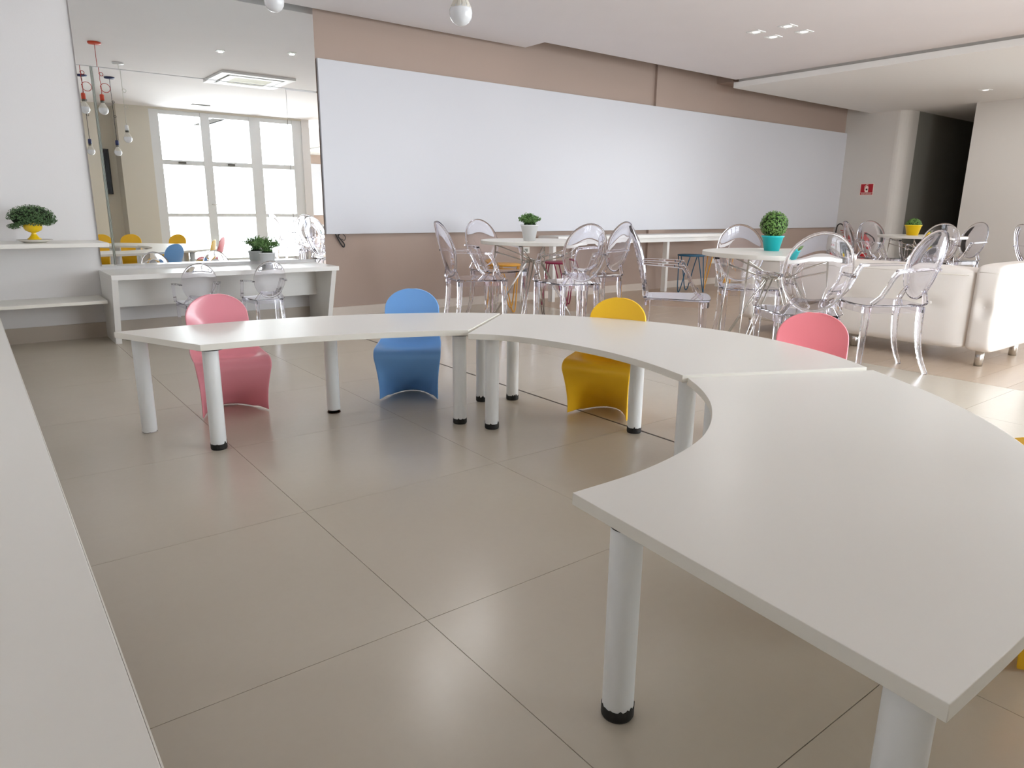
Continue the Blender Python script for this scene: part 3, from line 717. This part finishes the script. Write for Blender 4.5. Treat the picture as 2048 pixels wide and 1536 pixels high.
# ================================================================ LONG DESK AND STOOLS
ld = thing('long_desk', 'long white desk against the brown wall under the whiteboard', 'desk', (6.6, 6.0, 0))
part('desktop', (-1.52, -0.20, 0.675, 1.55, 0.14, 0.715), M['laminate_desk'], ld, bevel=0.002)
part('apron', (-1.50, -0.17, 0.625, 1.53, -0.15, 0.675), M['laminate_desk'], ld)
for x in (-1.50, 0.38, 1.50):
    part('leg', (x-0.02, -0.12, 0, x+0.022, -0.05, 0.675), M['laminate_desk'], ld, bevel=0.001)
def stool(loc, m, label, rot=0.0):
    t = thing('wire_stool', label, 'stool', (*loc, 0), rot, 'round wire-legged stools along the long desk')
    bm = B(); lathe(bm, [(0, 0.450), (0.165, 0.450), (0.172, 0.455), (0.172, 0.464), (0.168, 0.468), (0, 0.468)], 40); make('seat', bm, m, t)
    for k in range(3):
        a = k*2*PI/3; c, s = math.cos(a), math.sin(a)
        def P(r, tan, z): return (r*c-tan*s, r*s+tan*c, z)
        bm = B(); tube(bm, catmull([P(0.12, -0.105, 0.45), P(0.14, -0.07, 0.3), P(0.17, -0.03, 0.08), P(0.178, -0.012, 0.018), P(0.18, 0.0, 0.0075), P(0.178, 0.012, 0.018), P(0.17, 0.03, 0.08), P(0.14, 0.07, 0.3), P(0.12, 0.105, 0.45)], 4), 0.0065, 7)
        make('leg', bm, m, t)
stool((4.24, 5.66), M['stool_yellow'], 'yellow wire-legged stool behind the white-potted plant table', 0.5)
stool((4.93, 5.60), M['stool_magenta'], 'magenta wire-legged stool at the long desk', 0.2)
stool((7.22, 5.70), M['stool_blue'], 'petrol-blue wire-legged stool at the long desk', 0.9)
stool((7.55, 5.52), M['stool_yellow'], 'yellow wire-legged stool at the far end of the long desk', 0.4)

# ================================================================ SOFA
sf = thing('sofa', 'white button-tufted leather sofa on chrome feet with its back to the round tables', 'sofa', (5.25, 1.66, 0))
def cushion(name, a, tufts=(), subdiv=10, puff=0.012, parent=sf):
    x0, y0, z0, x1, y1, z1 = a
    bm = B(); bmesh.ops.create_cube(bm, size=1.0); bmesh.ops.subdivide_edges(bm, edges=bm.edges, cuts=subdiv, use_grid_fill=True)
    r = 0.035
    for v in bm.verts:
        p = v.co*2
        q = Vector((x0+(x1-x0)*(p.x+1)/2, y0+(y1-y0)*(p.y+1)/2, z0+(z1-z0)*(p.z+1)/2))
        # round edges
        lo = Vector((x0+r, y0+r, z0+r)); hi = Vector((x1-r, y1-r, z1-r))
        c = Vector([min(max(q[i], lo[i]), hi[i]) for i in range(3)]); d = q-c
        if d.length > 1e-6: q = c+d.normalized()*r
        w_ = Vector([(1-abs(p[i])**4) for i in range(3)])
        for i in range(3):
            if abs(p[i]) > 0.999:
                j, k = (i+1) % 3, (i+2) % 3
                q[i] += math.copysign(puff*w_[j]*w_[k], p[i])
        for tv in tufts:
            dd = (q-Vector(tv)).length
            if dd < 0.07: q.x += 0.026*(1-dd/0.07)**1.3
        v.co = q
    for f in bm.faces: f.smooth = True
    return make(name, bm, M['leather'], parent)
L = 1.95
cushion('back_section', (0.0, 0.175, 0.11, 0.24, L-0.17, 0.645), subdiv=26, tufts=[(0.0, 0.42, 0.40), (0.0, 0.98, 0.40), (0.0, 1.5, 0.40)])
cushion('armrest', (0.0, 0.0, 0.11, 0.82, 0.17, 0.672), tufts=[(0.0, 0.085, 0.40)], subdiv=16)
cushion('armrest', (0.0, L-0.165, 0.11, 0.82, L, 0.672), subdiv=12)
cushion('base_section', (0.24, 0.175, 0.11, 0.82, L-0.17, 0.28), subdiv=8)
for k in range(2):
    ya = 0.18+k*(L-0.36)/2; cushion('seat_cushion', (0.25, ya, 0.285, 0.84, ya+(L-0.36)/2-0.005, 0.42), subdiv=8)
for yy in (0.42, 0.98, 1.5):
    bm = B(); bmesh.ops.create_uvsphere(bm, u_segments=12, v_segments=8, radius=0.018, matrix=Matrix.Translation((0.013, yy, 0.40)) @ Matrix.Diagonal((0.5, 1, 1, 1))); make('button', bm, M['leather'], sf, smooth=True)
bm = B(); bmesh.ops.create_uvsphere(bm, u_segments=12, v_segments=8, radius=0.016, matrix=Matrix.Translation((0.012, 0.085, 0.40)) @ Matrix.Diagonal((0.5, 1, 1, 1))); make('button', bm, M['leather'], sf, smooth=True)
bm = B(); tube(bm, [(-0.004, 0.03, 0.63), (-0.004, 0.14, 0.63)], 0.0025, 5); tube(bm, [(-0.004, 0.20, 0.605), (-0.004, L-0.2, 0.605)], 0.0025, 5); make('piping', bm, M['seam'], sf)
for x, y in ((0.09, 0.09), (0.72, 0.09), (0.09, L-0.09), (0.72, L-0.09), (0.10, 0.95)):
    bm = B(); lathe(bm, [(0, 0), (0.026, 0), (0.026, 0.112), (0, 0.112)], 24); make('foot', bm, M['steel'], sf, loc=(x, y, 0), smooth=None)

# ================================================================ PENDANT LAMPS
def pendant(cx, cy, zb, m, mc, label, loops, can=0.062):
    t = thing('pendant_lamp', label, 'lamp', (cx, cy, 0), group='pendant bulbs on coloured cords')
    bm = B(); lathe(bm, [(0, CZ), (can, CZ), (can, CZ-0.012), (can*0.92, CZ-0.018), (0, CZ-0.018)], 32); make('canopy', bm, m, t)
    zt = zb+0.155
    pts = [(0, 0, CZ-0.016)]
    for zl, rl in loops:
        pts += [(0.0, 0, zl+rl*1.6), (0.004, 0, zl+rl*0.5)]
        for k in range(9):
            a = PI*0.9-2*PI*k/8*1.02
            pts.append((rl*math.cos(a)+rl*0.9, 0.004*k-0.016, zl+rl*math.sin(a)))
        pts += [(0.004, 0, zl-rl*0.6), (0, 0, zl-rl*1.6)]
    pts.append((0, 0, zt-0.002))
    bm = B(); tube(bm, catmull(pts, 4), 0.0032, 6); make('cord', bm, mc, t)
    bm = B(); lathe(bm, [(0, zt), (0.012, zt), (0.020, zt-0.006), (0.021, zt-0.062), (0.0, zt-0.062)], 24); make('socket', bm, m, t)
    b = thing_child = None
    bm = B(); lathe(bm, [(0, zb-0.0465), (0.018, zb-0.043), (0.033, zb-0.033), (0.043, zb-0.018), (0.0465, zb), (0.045, zb+0.014), (0.040, zb+0.026), (0, zb+0.026)], 36); bl = make('bulb', bm, M['bulb'], t)
    bm = B(); n = 48; rings = []
    for r, z in ((0.0435, zb+0.018), (0.0405, zb+0.027), (0.032, zb+0.044), (0.022, zb+0.060), (0.017, zb+0.066), (0.017, zb+0.094)):
        rings.append([bm.verts.new((r*(1-(0.07 if (k % 4 == 0 and zb+0.025 < z < zb+0.062) else 0))*math.cos(2*PI*k/n), r*(1-(0.07 if (k % 4 == 0 and zb+0.025 < z < zb+0.062) else 0))*math.sin(2*PI*k/n), z)) for k in range(n)])
    for a, bq in zip(rings, rings[1:]):
        for k in range(n): bm.faces.new((a[k], a[(k+1) % n], bq[(k+1) % n], bq[k]))
    make('bulb_collar', bm, M['bulb_base'], bl)
    bm = B(); lathe(bm, [(0.0, zb+0.072), (0.0205, zb+0.072), (0.0205, zb+0.094), (0, zb+0.094)], 24); make('socket_ring', bm, M['grey_metal'], bl)
    return t
pendant(1.335, 3.63, 1.95, M['red_lamp'], M['red_cord'], 'pendant bulb on a knotted red cord, high at the picture top', [(2.30, 0.018), (2.17, 0.045)])
pendant(1.715, 2.59, 1.762, M['pot_white'], M['white_cord'], 'pendant bulb on a white cord hanging into view at the picture top', [(2.30, 0.02), (2.12, 0.02)])
pendant(1.78, 1.44, 1.67, M['navy'], M['navy_cord'], 'pendant bulb on a navy cord, seen only in the mirror', [(2.30, 0.014), (2.12, 0.014)])

# ================================================================ CEILING FITTINGS
ac = thing('air_conditioner', 'square ceiling cassette air conditioner seen in the mirror', 'air conditioner', (3.24, 2.50, CZ))
bm = B(); q = 0.475
def sqring(bm, a, b, z0, z1):
    for (x0, y0, x1, y1) in ((-a, -a, a, -b), (-a, b, a, a), (-a, -b, -b, b), (b, -b, a, b)): bx(bm, x0, y0, z0, x1, y1, z1)
sqring(bm, 0.46, 0.36, -0.03, 0.0); make('fascia', bm, M['ac_white'], ac, bevel=0.003)
bm = B(); bx(bm, -0.36, -0.36, -0.012, 0.36, 0.36, 0.0); make('air_slot', bm, M['black'], ac)
bm = B(); sqring(bm, 0.335, 0.24, -0.036, -0.012); make('vane_frame', bm, M['ac_white'], ac, bevel=0.003)
bm = B(); bx(bm, -0.24, -0.24, -0.032, 0.24, -0.003, -0.012); bx(bm, -0.24, 0.003, -0.032, 0.24, 0.24, -0.012); make('grille', bm, M['ac_grille'], ac)
o = part('ceiling_vent', (3.24, -0.50, CZ-0.012, 3.52, -0.42, CZ), M['grey_metal'], None); tag(o, 'narrow grey ceiling vent near the window, seen in the mirror', 'vent')
def spot(x, y, z, label, grp=None):
    t = thing('ceiling_spotlight', label, 'spotlight', (x, y, z), group=grp)
    bm = B(); sqring(bm, 0.062, 0.045, -0.006, 0.0); make('trim_plate', bm, M['ac_white'], t, bevel=0.001)
    bm = B(); lathe(bm, [(0, -0.010), (0.020, -0.009), (0.036, -0.004), (0.040, 0.0), (0, 0.0)], 24); make('lens', bm, M['lens'], t)
    bm = B(); bx(bm, -0.045, -0.045, -0.0025, 0.045, 0.045, 0.0); make('recess', bm, M['soffit'], t)
    return t
for (x, y), d in zip(((6.03, 4.21), (6.06, 3.91), (6.35, 3.925), (6.31, 4.215)), ('nearest the whiteboard and the mirror', 'toward the viewer and the mirror', 'toward the viewer and the soffit', 'nearest the whiteboard and the soffit')):
    spot(x, y, CZ, 'square recessed ceiling spotlight, the one of four %s' % d, 'four recessed spotlights in the main ceiling')
sa = spot(2.446, 4.07, CZ, 'recessed ceiling spotlight mirrored as a bright dot high above the desk')
sb_ = spot(3.08, 4.45, CZ, 'recessed ceiling spotlight mirrored as a bright dot near the whiteboard side')
sa.scale = sb_.scale = (0.6, 0.6, 1)
spot(10.4, 3.85, SZ, 'single square spotlight in the lower soffit near the corridor')

# ================================================================ SIGN, EXTINGUISHERS, TV
sg = thing('fire_sign', 'small red fire extinguisher sign on the grey wall', 'sign', (XR, 5.73, 1.36))
part('sign_plate', (-0.004, -0.105, -0.09, 0, 0.105, 0.09), M['sign_white'], sg)
part('red_field', (-0.0055, -0.097, -0.045, -0.004, 0.097, 0.082), M['sign_red'], sg)
part('caption_band', (-0.0055, -0.097, -0.082, -0.004, 0.097, -0.048), M['sign_red'], sg)
bm = B()
P2 = lambda pts: [(y_, z_) for y_, z_ in pts]
def plate_poly(bm, pts, x0, x1):
    a = [bm.verts.new((x0, p, q)) for p, q in pts]; b = [bm.verts.new((x1, p, q)) for p, q in pts]; n = len(pts)
    bm.faces.new(a); bm.faces.new(b[::-1])
    for k in range(n): bm.faces.new((a[k], a[(k+1) % n], b[(k+1) % n], b[k]))
plate_poly(bm, [(-0.025, -0.043), (0.025, -0.043), (0.025, 0.035), (0.018, 0.048), (0.010, 0.052), (-0.010, 0.052), (-0.018, 0.048), (-0.025, 0.035)], -0.0068, -0.0055)
plate_poly(bm, [(-0.008, 0.054), (0.008, 0.054), (0.008, 0.066), (-0.02, 0.066), (-0.02, 0.072), (0.012, 0.076), (0.012, 0.054)], -0.0068, -0.0055)
plate_poly(bm, [(0.030, -0.02), (0.036, -0.02), (0.036, 0.05), (0.014, 0.070), (0.010, 0.066), (0.030, 0.046)], -0.0068, -0.0055)
make('pictogram', bm, M['sign_white'], sg)
bm = B()
for zc in (-0.058, -0.066, -0.074):
    for k in range(9): bx(bm, -0.0064, -0.085+k*0.019, zc-0.002, -0.0055, -0.085+k*0.019+0.013, zc+0.002)
make('caption_lines', bm, M['sign_white'], sg)
bm = B(); lathe(bm, [(0, -0.0)]+[(0.014*math.sin(a), 0.0) for a in ()]+[(0.0, 0.0)], 8) if False else plate_poly(bm, [(0.015*math.cos(2*PI*k/14), 0.0+0.015*math.sin(2*PI*k/14)) for k in range(14)], -0.0075, -0.0068)
make('pictogram_label', bm, M['black'], sg)
def extinguisher(y, z0, h, label, hose):
    t = thing('fire_extinguisher', label, 'fire extinguisher', (XR-0.10, y, z0), group='fire extinguishers on the grey wall')
    r = 0.072
    bm = B(); lathe(bm, [(0, 0), (r*0.9, 0), (r, 0.012), (r, h-0.09), (r*0.92, h-0.05), (r*0.6, h-0.02), (0.022, h), (0.018, h+0.02), (0, h+0.02)], 28); make('cylinder', bm, M['ext_red'], t)
    bm = B(); bx(bm, -0.018, -0.018, h+0.02, 0.018, 0.018, h+0.055); tube(bm, [(0, 0, h+0.05), (-0.02, 0.05, h+0.075), (-0.02, 0.085, h+0.08)], 0.007, 6); tube(bm, [(0, 0, h+0.035), (-0.02, 0.06, h+0.04)], 0.006, 6); make('valve', bm, M['red_cord'], t)
    bm = B(); tube(bm, catmull(hose(h), 5), 0.010, 8); make('hose', bm, M['black'], t)
    bm = B(); n = 14
    a = [(-(r+0.001)*math.cos(q), (r+0.001)*math.sin(q)) for q in [(-0.8+1.6*k/n) for k in range(n+1)]]
    v0 = [bm.verts.new((p[0], p[1], h*0.35)) for p in a]; v1 = [bm.verts.new((p[0], p[1], h*0.7)) for p in a]
    for k in range(n): bm.faces.new((v0[k], v0[k+1], v1[k+1], v1[k]))
    make('paper_label', bm, M['sign_white'], t)
    bm = B(); bx(bm, 0.06, -0.03, h*0.5, 0.099, 0.03, h*0.62); make('bracket', bm, M['grey_metal'], t)
extinguisher(5.93, 0.24, 0.40, 'red fire extinguisher in the corner by the whiteboard end with a large hose loop', lambda h: [(-0.01, 0.0, h+0.045), (-0.03, 0.06, h+0.17), (-0.03, 0.14, h+0.15), (-0.03, 0.155, h-0.05), (-0.03, 0.12, h-0.25)])
extinguisher(5.62, 0.22, 0.42, 'red fire extinguisher below the red sign, farther from the corner', lambda h: [(-0.01, 0.0, h+0.045), (-0.03, -0.08, h+0.02), (-0.03, -0.16, h-0.04), (-0.03, -0.18, h-0.16), (-0.03, -0.12, h-0.24)])
tv = thing('wall_television', 'flat black television on the rear wall, seen at the mirror edge', 'television', (1.69, -1.7, 1.54))
part('casing', (-0.45, 0.0, -0.37, 0.45, 0.05, 0.37), M['black'], tv, bevel=0.004)
part('screen', (-0.43, 0.05, -0.35, 0.43, 0.053, 0.35), M['screen'], tv)
# thread scrap on the floor
bm = B(); tube(bm, catmull([(0, 0, 0.002), (0.006, 0.004, 0.003), (0.012, -0.002, 0.003), (0.018, 0.001, 0.002)], 5), 0.0006, 5); tube(bm, catmull([(0.001, 0.006, 0.002), (0.004, 0.002, 0.003), (0.005, -0.004, 0.002)], 5), 0.0006, 5)
tag(make('thread_scrap', bm, M['china'], loc=(1.09, 0.44, 0)), 'tiny white thread scrap on the floor beside the near table leg', 'scrap')
